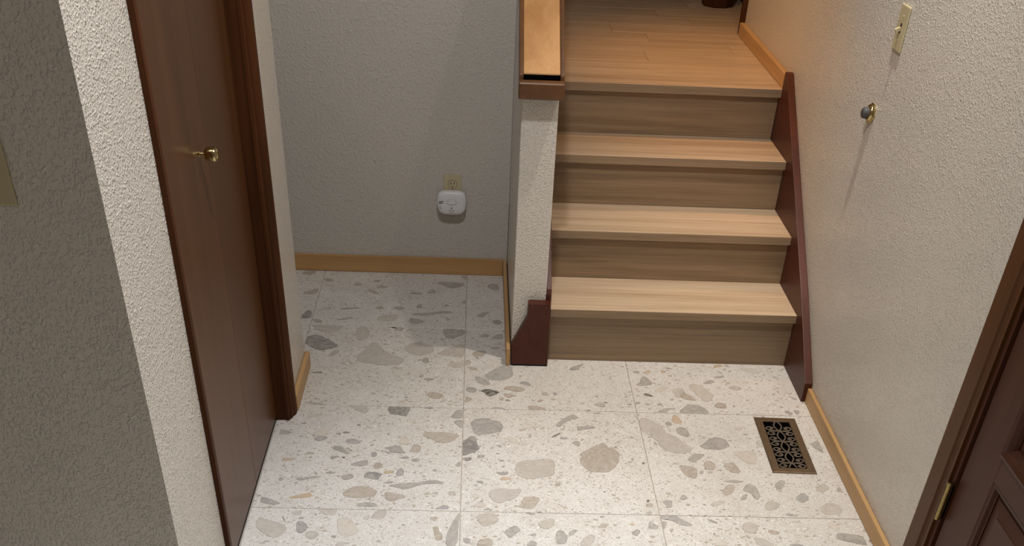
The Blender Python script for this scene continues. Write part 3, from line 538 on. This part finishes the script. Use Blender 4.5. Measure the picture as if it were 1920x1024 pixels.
1 -2 g 2,598 2,588 2,584 5,580 16,580 23,578 31,574 38,568 50,556 60,551 76,547 84,548 93,552 89,559 68,578 59,588 51,598
1 -2 g 2,564 2,559 2,536 3,532 6,534 13,550 15,558 13,566 10,569 5,569
1 -2 g 142,582 148,574 154,569 164,563 168,562 171,567 168,571 156,580 150,583 142,584
1 -2 t 21,529 23,522 26,521 31,525 33,528 32,534 29,535 23,533
1 -2 l 239,547 239,539 240,534 243,526 248,522 259,518 268,520 281,530 286,539 287,554 285,562 276,572 269,574 257,570 250,565 242,553
1 -1 g 292,163 282,145 283,136 297,130 303,121 308,99 312,92 321,92 325,98 330,118 331,132 328,154 324,165 314,174 308,176 298,171
1 -1 g 264,89 274,87 279,90 287,104 287,111 282,116 276,112 265,95
1 -1 l 165,58 172,53 180,53 197,59 206,65 214,77 209,80 186,75 175,71 166,62
1 -1 t 88,57 91,50 95,50 102,54 103,57 100,61 96,62 90,60
1 -1 d 199,39 202,33 204,32 209,34 208,36 200,39
1 -2 t 243,504 247,494 250,492 255,496 256,500 253,507 250,509 244,508
1 -1 t 34,114 39,109 43,108 50,112 51,115 46,120 42,120 35,117
1 -1 g 142,57 150,54 151,55 147,63 144,64 140,60
1 -2 b 143,458 142,455 150,454 173,455 180,459 181,472 178,477 167,476 160,473 147,463
1 -2 g 146,511 148,504 150,504 154,508 155,511 154,517 152,518 147,514
"""
# ---------------------------------------------------------------- dimensions (metres; tile joint corner is the origin)
T = .6
XR, XL = 1.228, -.572            # right and left wall faces
YB = 1.12                        # wall behind the alcove
YS, R1, RR, DD, OV, TH = .368, .2101, .1868, .2607, .022, .0294
SL, SR = .306, 1.1995            # stair left and right ends
ZL = R1 + 3*RR                   # landing level
CEIL = 3.2

# ---------------------------------------------------------------- floor of tiles
flo = struct(one('floor', M_grout, None, (-2.6, XR+.1, -4.6, 1.25, -.06, -.002)), 'terrazzo tile floor of the entry with thin grey joints', 'floor')
tm = {}
tiles = {}
def tile_mesh(w, d):
    k = (round(w, 3), round(d, 3))
    if k not in tm:
        bm = B(); box(bm, 0, w, 0, d, -.008, 0)
        bmesh.ops.bevel(bm, geom=[e for e in bm.edges if all(abs(v.co.z) < 1e-6 for v in e.verts)], offset=.0007, segments=1, affect='EDGES')
        bmesh.ops.recalc_face_normals(bm, faces=bm.faces)
        me = bpy.data.meshes.new('tile'); bm.to_mesh(me); bm.free(); me.materials.append(M_tile); tm[k] = me
    return tm[k]
for j in range(-7, 2):
    for i in range(-4, 2):
        if j >= 0 and i < -2: continue
        if i < -1 and -3 < j < 0: continue
        x0, y0 = i*T+.0013, j*T+.0013
        x1, y1 = (XR if i == 1 else (i+1)*T-.0013), min((j+1)*T-.0013, YB)
        if i == -1 and -3 < j < 0: x0 = -.6175
        if i == 1 and j > 0: continue
        o = newobj('tile', tile_mesh(x1-x0, y1-y0), flo); o.location = (x0, y0, 0); tiles[(i, j)] = o
COLS = dict(d=(132, 129, 126), g=(160, 156, 151), l=(186, 179, 170), w=(214, 209, 203), b=(206, 198, 186), k=(82, 80, 74), o=(192, 168, 140), t=(172, 161, 148))
for n, ln in enumerate(CHIPS.strip().splitlines()):
    i, j, c, *q = ln.split(); key = (int(i), int(j)); tl = tiles.get(key)
    if tl is None: continue
    pts = [tuple(float(a)/1000 for a in s.split(',')) for s in q]
    top = .00022 + .000012*(n % 37)
    P = [(T*key[0]+a-tl.location.x, T*key[1]+b-tl.location.y) for a, b in pts]
    m = len(P); gx = sum(p[0] for p in P)/m; gy = sum(p[1] for p in P)/m
    bm = B(); lay = bm.verts.layers.float.new('rim')
    r0 = [bm.verts.new((x, y, -.002)) for x, y in P]; r1 = [bm.verts.new((x, y, top)) for x, y in P]
    r2 = []
    for x, y in P:
        d_ = math.hypot(x-gx, y-gy); k = max(.45, 1-.007/max(d_, 1e-4))
        r2.append(bm.verts.new((gx+(x-gx)*k, gy+(y-gy)*k, top)))
    cv = bm.verts.new((gx, gy, top))
    for v in r0+r1: v[lay] = 1.0
    for q in range(m):
        w_ = (q+1) % m
        bm.faces.new((r0[q], r0[w_], r1[w_], r1[q])); bm.faces.new((r1[q], r1[w_], r2[w_], r2[q])); bm.faces.new((r2[q], r2[w_], cv))
    o = fin('stone_chip', bm, M_stone, tl)
    cc = lin(COLS[c]); r = random.uniform(.93, 1.07)
    o.color = (cc[0]*r, cc[1]*r*random.uniform(.99, 1.01), cc[2]*r*random.uniform(.97, 1.03), 1)

# ---------------------------------------------------------------- walls
def wall(name, label, mat, *bx): return struct(one(name, mat, None, *bx), label, 'wall')
DY0, DY1, DZ = -1.0, -1.93, 2.06           # entry door opening
wall('wall_right', 'textured off white wall to the right of the stairs', M_paint,
     (XR, XR+.12, DY0, 2.03, -.05, CEIL), (XR, XR+.12, -4.6, DY1, -.05, CEIL), (XR, XR+.12, DY1, DY0, DZ, CEIL))
CY0, CY1 = -1.03, -.106                    # closet opening
wall('wall_left', 'textured off white wall around the closet door', M_paint,
     (XL-.115, XL, CY1+.012, .258, -.05, CEIL), (XL-.115, XL, CY0-.012, CY1+.012, 2.08, CEIL))
bm = B(); prism(bm, [(-2.6, -1.39), (XL, -1.39), (XL, CY0-.012), (XL-.115, CY0-.012), (XL-.115, -1.27), (-2.6, -1.27)], 'z', -.05, CEIL)
bmesh.ops.recalc_face_normals(bm, faces=bm.faces)
struct(fin('wall_near_left', bm, M_paint, None), 'textured wall corner at the far left, shaded face towards the viewer', 'wall')
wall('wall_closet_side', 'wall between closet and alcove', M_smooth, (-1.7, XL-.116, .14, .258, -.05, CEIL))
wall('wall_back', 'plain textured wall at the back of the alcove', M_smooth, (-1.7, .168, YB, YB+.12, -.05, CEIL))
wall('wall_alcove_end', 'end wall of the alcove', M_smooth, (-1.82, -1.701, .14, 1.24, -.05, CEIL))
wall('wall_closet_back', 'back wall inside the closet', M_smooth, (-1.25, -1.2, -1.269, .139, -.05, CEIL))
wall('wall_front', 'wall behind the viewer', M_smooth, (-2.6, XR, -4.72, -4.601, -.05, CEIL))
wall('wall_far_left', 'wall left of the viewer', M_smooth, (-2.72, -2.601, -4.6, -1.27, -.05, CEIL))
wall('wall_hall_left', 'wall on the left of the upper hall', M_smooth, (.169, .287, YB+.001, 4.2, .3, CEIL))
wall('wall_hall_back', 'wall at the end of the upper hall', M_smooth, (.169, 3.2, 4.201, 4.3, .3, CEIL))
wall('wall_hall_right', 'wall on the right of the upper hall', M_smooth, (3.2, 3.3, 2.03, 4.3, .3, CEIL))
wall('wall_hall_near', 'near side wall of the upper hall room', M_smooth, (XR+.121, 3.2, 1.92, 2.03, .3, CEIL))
struct(one('ceiling', M_ceil, None, (-2.72, 3.3, -4.72, 4.3, CEIL+.001, CEIL+.1)), 'white ceiling of the entry and hall', 'ceiling')
# half wall beside the stairs, sloping top
HX0, HX1, HY, SLOPE = .170, .287, .352, .72
bm = B(); hz = lambda y: .913 + SLOPE*(y-HY)
prism(bm, [(HY, -.002), (YB-.001, -.002), (YB-.001, hz(YB)), (HY, hz(HY))], 'x', HX0, HX1)
struct(fin('wall_stairs', bm, M_paint, None, bevel=.004), 'textured off white half wall along the left of the stairs', 'wall')
# cap of the half wall
cap = newobj('trim_1', None); cap.location = (.228, .3, .92); struct(cap, 'sloping wooden cap with dark rim on top of the half wall', 'trim')
IC = Matrix.Translation((-.228, -.3, -.92))
def capobj(name, bm, mat, bevel, seg=3):
    bm.transform(IC); return fin(name, bm, mat, cap, bevel=bevel, seg=seg)
zb = lambda y: .918 + SLOPE*(y-.3); zt = lambda y: .966 + SLOPE*(y-.3)
bm = B(); prism(bm, [(.300, .916), (.322, .916), (.322, .970), (.300, .964)], 'x', .156, .299); capobj('front_rim', bm, M_rail, .007)
for a, b in ((.157, .1705), (.2845, .298)):
    bm = B(); prism(bm, [(.3225, zb(.3225)), (YB-.001, zb(YB)), (YB-.001, zt(YB)), (.3225, zt(.3225))], 'x', a, b); capobj('side_rim', bm, M_rail, .004)
bm = B(); prism(bm, [(.3315, zt(.3315)-.024), (YB-.001, zt(YB)-.024), (YB-.001, zt(YB)-.003), (.3315, zt(.3315)-.003)], 'x', .171, .284); capobj('cap_board', bm, M_capw, .0015, 1)
bm = B(); prism(bm, [(.324, hz(.352)+.001), (.352, hz(.352)+.001), (YB-.001, hz(YB)+.001), (YB-.001, hz(YB)+.006), (.345, hz(.352)+.008), (.324, hz(.352)+.008)], 'x', .1712, .2838); capobj('cap_base', bm, M_dark, 0)
bm = B(); prism(bm, [(.3225, .93), (.331, .93), (.331, zt(.331)-.007), (.3225, zt(.3225)-.009)], 'x', .1712, .2838); capobj('cap_gap_shade', bm, M_black, 0)  # solid black strip standing in for the shade inside the slot

# ---------------------------------------------------------------- stairs
st = thing('staircase', 'four step staircase with light oak treads and dark skirt boards', 'staircase', (.75, YS, 0))
IS = Matrix.Translation((-.75, -YS, 0))
def stpart(name, bm, mat, bevel=0, seg=2):
    bm.transform(IS); return fin(name, bm, mat, st, bevel=bevel, seg=seg)
for i in range(4):
    zt_ = R1 + i*RR; yr = YS + i*DD
    zlow = 0.0 if i == 0 else zt_ - RR
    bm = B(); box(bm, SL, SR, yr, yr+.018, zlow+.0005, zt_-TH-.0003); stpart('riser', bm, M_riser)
    if i < 3:
        bm = B(); box(bm, SL, SR, yr-OV+.0012, yr+DD-.0008, zt_-TH, zt_); tr_ = stpart('tread', bm, M_oakx, .0006, 1)
    else:
        bm = B(); box(bm, SL, SR, yr-OV+.0012, 1.317, zt_-TH, zt_); box(bm, SR, XR-.001, 1.127, 1.317, zt_-TH, zt_); tr_ = stpart('landing_nosing', bm, M_oakx, .0006, 1)
    bm = B(); box(bm, SL, SR, yr-OV, yr-OV+.0011, zt_-TH, zt_-.0008); bm.transform(IS); fin('front_edge', bm, M_riser, tr_)
sk = [(.099, .0005), (.099, .056), (.10, .072), (.35, .279), (1.098, .832), (1.11, .835), (1.125, .835), (1.125, ZL-.031), (1.178, ZL-.031), (1.178, .5), (.45, .0005)]
bm = B(); prism(bm, sk, 'x', SR+.0005, XR-.0005); o = stpart('skirt_board', bm, M_red, .002)
skl = [(HY-.002, .0005), (HY-.002, .262), (.36, .279), (1.10, .832), (1.118, .835), (1.118, .5), (.5, .0005)]
bm = B(); prism(bm, skl, 'x', HX1+.0006, SL-.0006); stpart('skirt_board', bm, M_red, .002)
bm = B(); prism(bm, [(.169, .006), (.3045, .006), (.3015, .242), (.2235, .242), (.2215, .186), (.169, .078)], 'y', .312, HY-.0008); stpart('skirt_end_block', bm, M_red, .003)
bm = B(); box(bm, .170, .304, .314, .35, .0006, .0058); stpart('end_block_base', bm, M_dark)

# ---------------------------------------------------------------- upper hall floor
fu = struct(one('floor_upper', M_dark, None, (.288, XR, 1.32, 2.03, ZL-.05, ZL-.013), (.288, 3.2, 2.031, 4.2, ZL-.05, ZL-.013)), 'light oak plank floor of the upper hall', 'floor')
pm = {}
y = 1.3178; r = 0
rng = random.Random(3)
while y < 4.15:
    y1 = min(y+.172, 4.2); xm = XR-.001 if y1 < 2.03 else 3.2
    ends = {1: [.73], 4: [.63], 0: [], 2: [1.12]}.get(r, None)
    if ends is None:
        ends = []; x = .288 + rng.uniform(.3, 1.1)
        while x < xm-.2: ends.append(x); x += 1.2
    xs = [.288]+ends+[xm]
    for a, b in zip(xs, xs[1:]):
        bm = B(); box(bm, -(b-a)/2+.0006, (b-a)/2-.0006, .0006, y1-y-.0006, -.0125, 0)
        bmesh.ops.bevel(bm, geom=[e for e in bm.edges if all(abs(v.co.z) < 1e-6 for v in e.verts)], offset=.0008, segments=1, affect='EDGES')
        o = fin('plank', bm, M_oakx, fu); o.location = ((a+b)/2, y, ZL)
    y = y1; r += 1

# ---------------------------------------------------------------- baseboards
def bb(name, label, mat, *bx, bev=.003): return struct(one(name, mat, None, *bx, bevel=bev), label, 'baseboard')
bb('baseboard_right', 'light fir baseboard along the right wall', M_bby, (XR-.0145, XR-.0005, -.895, .0985, .0006, .056))
bb('baseboard_back', 'light fir baseboard along the back of the alcove', M_bbx, (-1.7, .1505, YB-.0135, YB-.0005, .0006, .070))
bb('baseboard_stairs', 'light fir baseboard along the left side of the half wall', M_bby, (.1515, .1655, .311, YB-.0005, .0006, .068))
b_ = bb('baseboard_left', 'light fir baseboard on the short wall beside the closet', M_bby, (XL+.0005, XL+.0165, -.044, .2745, .0006, .058))
bb('baseboard_alcove', 'light fir baseboard round the corner into the alcove', M_bbx, (-1.7, XL, .2585, .274, .0006, .058))
bb('baseboard_landing', 'light fir baseboard along the right wall of the upper landing', M_bby, (XR-.0235, XR-.0005, 1.126, 2.029, ZL+.0006, ZL+.052))
tr = struct(one('trim_2', M_case, None, (XR-.02, XR+.14, 2.0305, 2.062, ZL+.0006, CEIL-.3), bevel=.003), 'dark brown corner trim at the end of the right wall upstairs', 'trim')

# ---------------------------------------------------------------- closet door
d2 = newobj('door_2', None); d2.location = (-.62, -.57, 0); struct(d2, 'brown folding closet door with brass knob and dark casing', 'door')
ID = Matrix.Translation((.62, .57, 0))
def dp(name, bm, mat, parent=None, bevel=0, seg=2):
    bm.transform(ID); return fin(name, bm, mat, parent or d2, bevel=bevel, seg=seg)
DXF = -.620
leaves = []
for a, b in ((CY0+.003, -.4962), (-.4946, CY1-.004)):
    bm = B(); box(bm, DXF-.032, DXF, a, b, .014, 2.04); leaves.append(dp('door_leaf', bm, M_door, bevel=.0012, seg=1))
# knob on the leaf near the fold
bm = B()
Mk = Matrix.Translation((DXF, -.575, 1.0)) @ Matrix.Rotation(math.pi/2, 4, 'Y')
lathe(bm, [(.0, .0002), (.008, .0002), (.008, .0015), (.0045, .003), (.0042, .0125), (.008, .0135), (.0125, .0165), (.0155, .022), (.0168, .029), (.0168, .037), (.0155, .0405), (.0135, .0412), (.012, .0398), (.0, .0395)], 28, Mk)
bm.transform(ID); kn = fin('knob', bm, M_brass, leaves[0], smooth=True)
# jambs and casing
for s, y0 in ((1, CY1), (-1, CY0)):
    bm = B(); box(bm, -.70, -.588, *sorted((y0, y0+s*.0115)), .0008, 2.075); dp('jamb', bm, M_case)
prof = [(-.5875, -.0025), (-.578, -.0025), (-.575, .004), (-.575, .0105), (-.5695, .0112), (-.5695, .022), (-.566, .028), (-.5615, .036), (-.560, .046), (-.560, .060), (-.5715, .060), (-.5715, .0125), (-.5875, .0125)]
for s, y0 in ((1, CY1), (-1, CY0+.015)):
    bm = B(); prism(bm, [(x, y0 + s*d) for x, d in prof], 'z', .0008, 2.14); dp('casing', bm, M_case)
bm = B(); box(bm, XL+.0005, XL+.0115, CY0-.045, CY1+.06, 2.1405, 2.2); dp('head_casing', bm, M_case)
bm = B(); box(bm, -.66, -.6215, CY0, CY1, .0006, .0125); dp('floor_strip', bm, M_dark)  # dark strip on the floor under the closet leaves

# ---------------------------------------------------------------- entry door
d1 = newobj('door_1', None); d1.location = (XR, -1.45, 0); struct(d1, 'dark brown panelled entry door with brass hinge in the right wall', 'door')
IE = Matrix.Translation((-XR, 1.45, 0))
def ep(name, bm, mat, parent=None, bevel=0, seg=2, smooth=False):
    bm.transform(IE); return fin(name, bm, mat, parent or d1, bevel=bevel, seg=seg, smooth=smooth)
for s, ye in ((-1, -.898), (1, -2.032)):
    p = [(XR-.0005, 0), (XR-.017, 0), (XR-.019, .004), (XR-.019, .064), (XR-.013, .068), (XR-.010, .074), (XR-.013, .080), (XR-.013, .0912), (XR-.0005, .0912)]
    bm = B(); prism(bm, [(x, ye+s*d) for x, d in p], 'z', .0008, DZ+.09); ep('casing', bm, M_entryc)
bm = B(); box(bm, XR-.018, XR-.0005, -1.945, -.985, DZ+.0905, DZ+.17); ep('head_casing', bm, M_entryc)
for y0, y1 in ((-1.0045, -.9895), (-1.9405, -1.9255)):
    bm = B(); box(bm, XR-.004, XR+.12, y0, y1, .0008, DZ); ep('jamb', bm, M_entry)
FX, BX = XR+.003, XR+.047                 # door faces
stiles = [(-1.146, -1.012), (-1.505, -1.405), (-1.915, -1.776)]
rails = [(.012, .235), (.512, .590), (1.02, 1.14), (1.92, 2.045)]
for a, b in stiles:
    bm = B(); box(bm, FX, BX, a, b, .012, 2.045); ep('stile', bm, M_entry, bevel=.001, seg=1)
for k, (z0, z1) in enumerate(rails):
    for a, b in ((-1.405, -1.146), (-1.776, -1.505)):
        bm = B(); box(bm, FX+.0002, BX, a+.0002, b-.0002, z0, z1); ep('rail', bm, M_entry, bevel=.001, seg=1)
def frame_ring(bm, y0, y1, z0, z1, levels):
    """nested rectangles (inset, x) joined by sloping strips"""
    prev = None
    for ins, x in levels:
        cur = [bm.verts.new((x, a, b)) for a, b in ((y0+ins, z0+ins), (y1-ins, z0+ins), (y1-ins, z1-ins), (y0+ins, z1-ins))]
        if prev:
            for k in range(4): bm.faces.new((prev[k], prev[(k+1) % 4], cur[(k+1) % 4], cur[k]))
        prev = cur
    return prev
for z0, z1, big in ((.235, .512, 0), (.590, 1.02, 1), (1.14, 1.92, 1)):
    for a, b in ((-1.405, -1.146), (-1.776, -1.505)):
        bm = B()
        if big: lv = [(-.012, FX-.0004), (-.012, FX-.006), (-.004, FX-.008), (.006, FX-.004), (.012, FX+.004), (.016, FX+.004), (.021, FX+.014), (.021, FX+.03)]
        else: lv = [(.0003, FX+.0005), (.005, FX+.003), (.010, FX+.004), (.014, FX+.012), (.018, FX+.013), (.018, FX+.03)]
        frame_ring(bm, a, b, z0, z1, lv); mo = ep('panel_moulding', bm, M_entry)
        bm = B(); top = frame_ring(bm, a, b, z0, z1, [(.0185, FX+.032), (.0185, FX+.0165), (.026, FX+.0165), (.0285, FX+.014), (.058, FX+.007), (.060, FX+.005)]); bm.faces.new(top)
        ep('panel', bm, M_entry)
for zc in (.352, 1.05, 1.80):
    bm = B(); Mh = Matrix.Translation((XR-.013, -1.0035, zc-.052))
    lathe(bm, [(0, 0), (.0062, 0), (.0062, .0255), (.0056, .0258), (.0056, .0264), (.0062, .0267), (.0062, .0515), (.0056, .0518), (.0056, .0524), (.0062, .0527), (.0062, .0775), (.0056, .0778), (.0056, .0784), (.0062, .0787), (.0062, .104), (0, .104)], 18, Mh)
    hg = ep('hinge', bm, M_abrass, smooth=True)
    bm = B(); lathe(bm, [(0, .1042), (.005, .1042), (.0078, .106), (.0078, .110), (.006, .1125), (0, .113)], 18, Mh); ep('pin_cap', bm, M_brass, hg, smooth=True)
    bm = B(); box(bm, XR-.008, XR+.001, -1.0045, -1.0025, zc-.05, zc+.05); ep('hinge_leaf', bm, M_abrass, hg)

# ---------------------------------------------------------------- floor register
rg = thing('floor_register', 'bronze floor register with scroll grille set in the tiles', 'floor vent', (1.0735, -.191, 0))
rg.rotation_euler = (0, 0, -.022)
w, d, iw, il = .0715, .17, .0455, .143
bm = B()
lv = [(0, -.0), (0, .003), (.003, .0048), (.024, .0052), (.026, .003), (.026, -.004)]
prev = None
for ins, z in lv:
    cur = [bm.verts.new((sx*(w-ins), sy*(d-ins), z + .0004)) for sx, sy in ((-1, -1), (1, -1), (1, 1), (-1, 1))]
    if prev:
        for k in range(4): bm.faces.new((prev[k], prev[(k+1) % 4], cur[(k+1) % 4], cur[k]))
    prev = cur
fin('frame', bm, M_bronze, rg)
one('duct_shade', M_black, rg, (-iw, iw, -d+.026, d-.026, .0004, .0008))  # flat black sheet in place of the shaded depth of the duct
per = .0655; zz = .0042
def sp(pts, n=5):
    """Catmull-Rom through pts"""
    o = []
    for k in range(len(pts)-1):
        p0, p1, p2, p3 = (Vector(pts[max(k-1, 0)]), Vector(pts[k]), Vector(pts[k+1]), Vector(pts[min(k+2, len(pts)-1)]))
        for t in range(n):
            u = t/n; o.append(.5*((2*p1)+(p2-p0)*u+(2*p0-5*p1+4*p2-p3)*u*u+(3*p1-p0-3*p2+p3)*u**3))
    o.append(Vector(pts[-1])); return o
lim = d-.0262
cr = [(-1.75+k)*per for k in range(5)]
for c in cr:
    if abs(c) > lim: continue
    for s in (-1, 1):
        for e in (-1, 1):
            pts = [(0, 0), (s*.014, e*.0012), (s*.028, e*.0035), (s*.039, e*.0095), (s*.0425, e*.0175), (s*.036, e*.0245), (s*.026, e*.0245), (s*.0195, e*.0185), (s*.0235, e*.0135), (s*.029, e*.0155)]
            P = [(q.x, c+q.y, zz) for q in sp([(a, b, 0) for a, b in pts])]
            P = [q for q in P if abs(q[1]) < lim]
            if len(P) < 4: continue
            n = len(P); rr = [.0023 + .0022*max(0, (k/n-.7)/.3) for k in range(n)]
            bm = B(); tube(bm, P, rr); fin('scroll', bm, M_scroll, rg, smooth=True)
for c in [cr[0]-per]+cr:
    for s in (-1, 1):
        P = [(s*.0125*math.sin(math.pi*u/12), c+per*u/12, zz+.0004*s) for u in range(13)]
        P = [q for q in P if abs(q[1]) < lim]
        if len(P) < 3: continue
        bm = B(); tube(bm, P, .0026); fin('grille_arc', bm, M_scroll, rg, smooth=True)

# ---------------------------------------------------------------- outlet and alarm on the alcove wall
ol = thing('wall_outlet', 'ivory wall outlet above the baseboard of the alcove', 'outlet', (-.0635, YB, .357))
bm = B(); box(bm, -.0355, .0355, -.006, -.0004, -.0575, .0575); fin('cover_plate', bm, M_ivory, ol, bevel=.003)
for zc in (.0195, -.0195):
    bm = B(); pts = [(.0172*math.cos(a), max(-.0142, min(.0142, .0172*math.sin(a)))) for a in [2*math.pi*k/28 for k in range(28)]]
    ring_ = B(); prism(ring_, [(x*1.07, z*1.08+zc) for x, z in pts], 'y', -.0063, -.0058); fin('receptacle_edge', ring_, M_dark, ol)
    prism(bm, [(x, z+zc) for x, z in pts], 'y', -.0075, -.0058); rc = fin('receptacle', bm, M_ivory, ol)
    for sx, h in ((-.0062, .0045), (.0062, .0038)):
        bm = B(); box(bm, sx-.0016, sx+.0016, -.0078, -.0074, zc+.004-h, zc+.004+h); fin('slot', bm, M_ink, rc)
    bm = B(); lathe(bm, [(0, 0), (.0026, 0), (.0026, .0006), (0, .0006)], 12, Matrix.Translation((0, -.0074, zc-.0082)) @ Matrix.Rotation(math.pi/2, 4, 'X')); fin('ground_hole', bm, M_ink, rc)
bm = B(); lathe(bm, [(0, 0), (.003, 0), (.0026, .0012), (0, .0014)], 14, Matrix.Translation((0, -.0058, 0)) @ Matrix.Rotation(math.pi/2, 4, 'X')); fin('screw', bm, M_abrass, ol)

al = thing('carbon_monoxide_alarm', 'white plug in carbon monoxide alarm below the ivory outlet face', 'alarm', (-.066, YB-.008, .312))
def oval(k, n=56):
    o = []
    for q in range(n):
        a = 2*math.pi*q/n; cx, sx = math.cos(a), math.sin(a); e = 2/4.2 if sx > 0 else 2/3.0
        x = .0600*math.copysign(abs(cx)**(2/4.2), cx); z = (.0455 if sx > 0 else .0475)*math.copysign(abs(sx)**e, sx)
        x *= 1 - .06*abs(z/.0475)
        o.append((x*k, z*k))
    return o
bm = B(); prev = None
for k, yy in ((.90, -.0004), (.96, -.004), (1.0, -.012), (1.0, -.024), (.975, -.031), (.90, -.0350), (.70, -.0366), (.4, -.0372)):
    cur = [bm.verts.new((x, yy, z)) for x, z in oval(k)]
    if prev:
        for i in range(len(cur)): bm.faces.new((prev[i], prev[(i+1) % len(cur)], cur[(i+1) % len(cur)], cur[i]))
    else: bm.faces.new(cur)
    prev = cur
bm.faces.new(prev[::-1]); fin('body', bm, M_white, al, smooth=True)
def ell(bm, cx, cz, a, b, y0, y1, n=28): prism(bm, [(cx+a*math.cos(2*math.pi*k/n), cz+b*math.sin(2*math.pi*k/n)) for k in range(n)], 'y', y0, y1)
bm = B(); ell(bm, 0, .006, .0205, .0115, -.0378, -.035); fin('button_ring', bm, M_grey, al)
bm = B(); ell(bm, 0, .0065, .0195, .0106, -.0392, -.035); fin('test_button', bm, M_white, al, bevel=.0006)
for k, z in enumerate((.006, -.0005)):
    bm = B(); prism(bm, [(-.051, z-.0012), (-.034, z+.0012), (-.034, z+.004), (-.051, z+.0012)], 'y', -.0372, -.030); fin('sounder_slot', bm, M_ink, al)
for k in range(3):
    z = -.010-.0055*k
    bm = B(); box(bm, -.049, -.034, -.0366, -.030, z-.0004, z+.0004); fin('vent_line', bm, M_grey, al)
for z, r in ((-.0095, .0011), (-.018, .0032)):
    bm = B(); ell(bm, 0, z, r, r, -.0376, -.033, 16); fin('indicator', bm, M_grey, al)
for z, hw in ((-.0265, .012), (-.030, .012), (-.0365, .008)):
    bm = B(); box(bm, -hw, hw, -.0371, -.030, z-.0006, z+.0006); fin('printed_line', bm, M_grey, al)
bm = B(); box(bm, -.012, .012, -.0003, .0072, -.02, .012); fin('plug', bm, M_white, al)

# ---------------------------------------------------------------- switches
def switch(label, loc, rotz):
    s = thing('light_switch', label, 'light switch', loc); s.rotation_euler = (0, 0, rotz)
    bm = B(); box(bm, -.035, .035, -.0065, -.0004, -.0575, .0575); fin('cover_plate', bm, M_ivory, s, bevel=.0035)
    one('toggle_slot', M_dark, s, (-.0055, .0055, -.0068, -.0062, -.0125, .0125))
    bm = B(); box(bm, -.0048, .0048, -.016, .0, -.005, .005)
    bmesh.ops.transform(bm, matrix=Matrix.Translation((0, -.006, .0)) @ Matrix.Rotation(math.radians(28), 4, 'X'), verts=bm.verts); fin('toggle', bm, M_ivory, s, bevel=.001)
    for z in (-.030, .030):
        bm = B(); lathe(bm, [(0, 0), (.0033, 0), (.0028, .0012), (0, .0014)], 14, Matrix.Translation((0, -.0062, z)) @ Matrix.Rotation(math.pi/2, 4, 'X')); fin('screw', bm, M_ivory, s)
switch('ivory light switch on the right wall above the brass door stop', (XR, .1245, 1.187), -math.pi/2)
switch('ivory switch plate at the far left edge on the shaded wall', (-.742, -1.39, 1.2285), 0)

# ---------------------------------------------------------------- door stop
ds = thing('door_stop', 'round brass wall door stop with grey rubber bumper', 'door stop', (XR-.0006, .191, .944))
Md = Matrix.Rotation(-math.pi/2, 4, 'Y')
bm = B(); lathe(bm, [(0, 0), (.0265, 0), (.0275, .002), (.0275, .005), (.0255, .007), (.0245, .0075), (.0245, .009), (.022, .0135), (.0185, .0155), (.017, .015), (.017, .010), (0, .010)], 36, Md); fin('brass_ring', bm, M_brass, ds, smooth=True)
bm = B(); lathe(bm, [(0, .0102), (.0165, .0102), (.0165, .022), (.0155, .0275), (.0125, .0315), (.007, .0335), (0, .034)], 28, Md); fin('rubber_bumper', bm, M_rubber, ds, smooth=True)

# ---------------------------------------------------------------- things in the upper hall
ps = thing('wooden_post', 'dark brown eight sided wooden post standing on the upper hall floor', 'post', (1.225, 2.675, ZL+.0006))
bm = B(); lathe(bm, [(0, 0), (.078, 0), (.080, .006), (.080, .16), (.070, .175)], 8, Matrix.Rotation(math.pi/8, 4, 'Z')); fin('base', bm, M_case, ps, bevel=.003)
bm = B(); lathe(bm, [(0, .1752), (.062, .1752), (.062, .86), (.072, .88), (.072, .92), (0, .93)], 8, Matrix.Rotation(math.pi/8, 4, 'Z')); fin('shaft', bm, M_case, ps, bevel=.003)
cb = thing('cabinet', 'orange brown wooden cabinet with dark plinth beside the post upstairs', 'cabinet', (1.75, 3.0, ZL+.0006))
one('plinth', M_dark, cb, (-.38, .40, -.27, .28, 0, .06))
one('body', M_capw, cb, (-.40, .42, -.30, .30, .0602, .88), bevel=.003)
for a, b in ((-.39, .005), (.015, .41)):
    dr = one('cabinet_door', M_capw, cb, (a, b, -.318, -.3002, .08, .86), bevel=.003)
    one('knob', M_abrass, dr, ((a+b)/2-.01, (a+b)/2+.01, -.335, -.3182, .46, .48), bevel=.004)
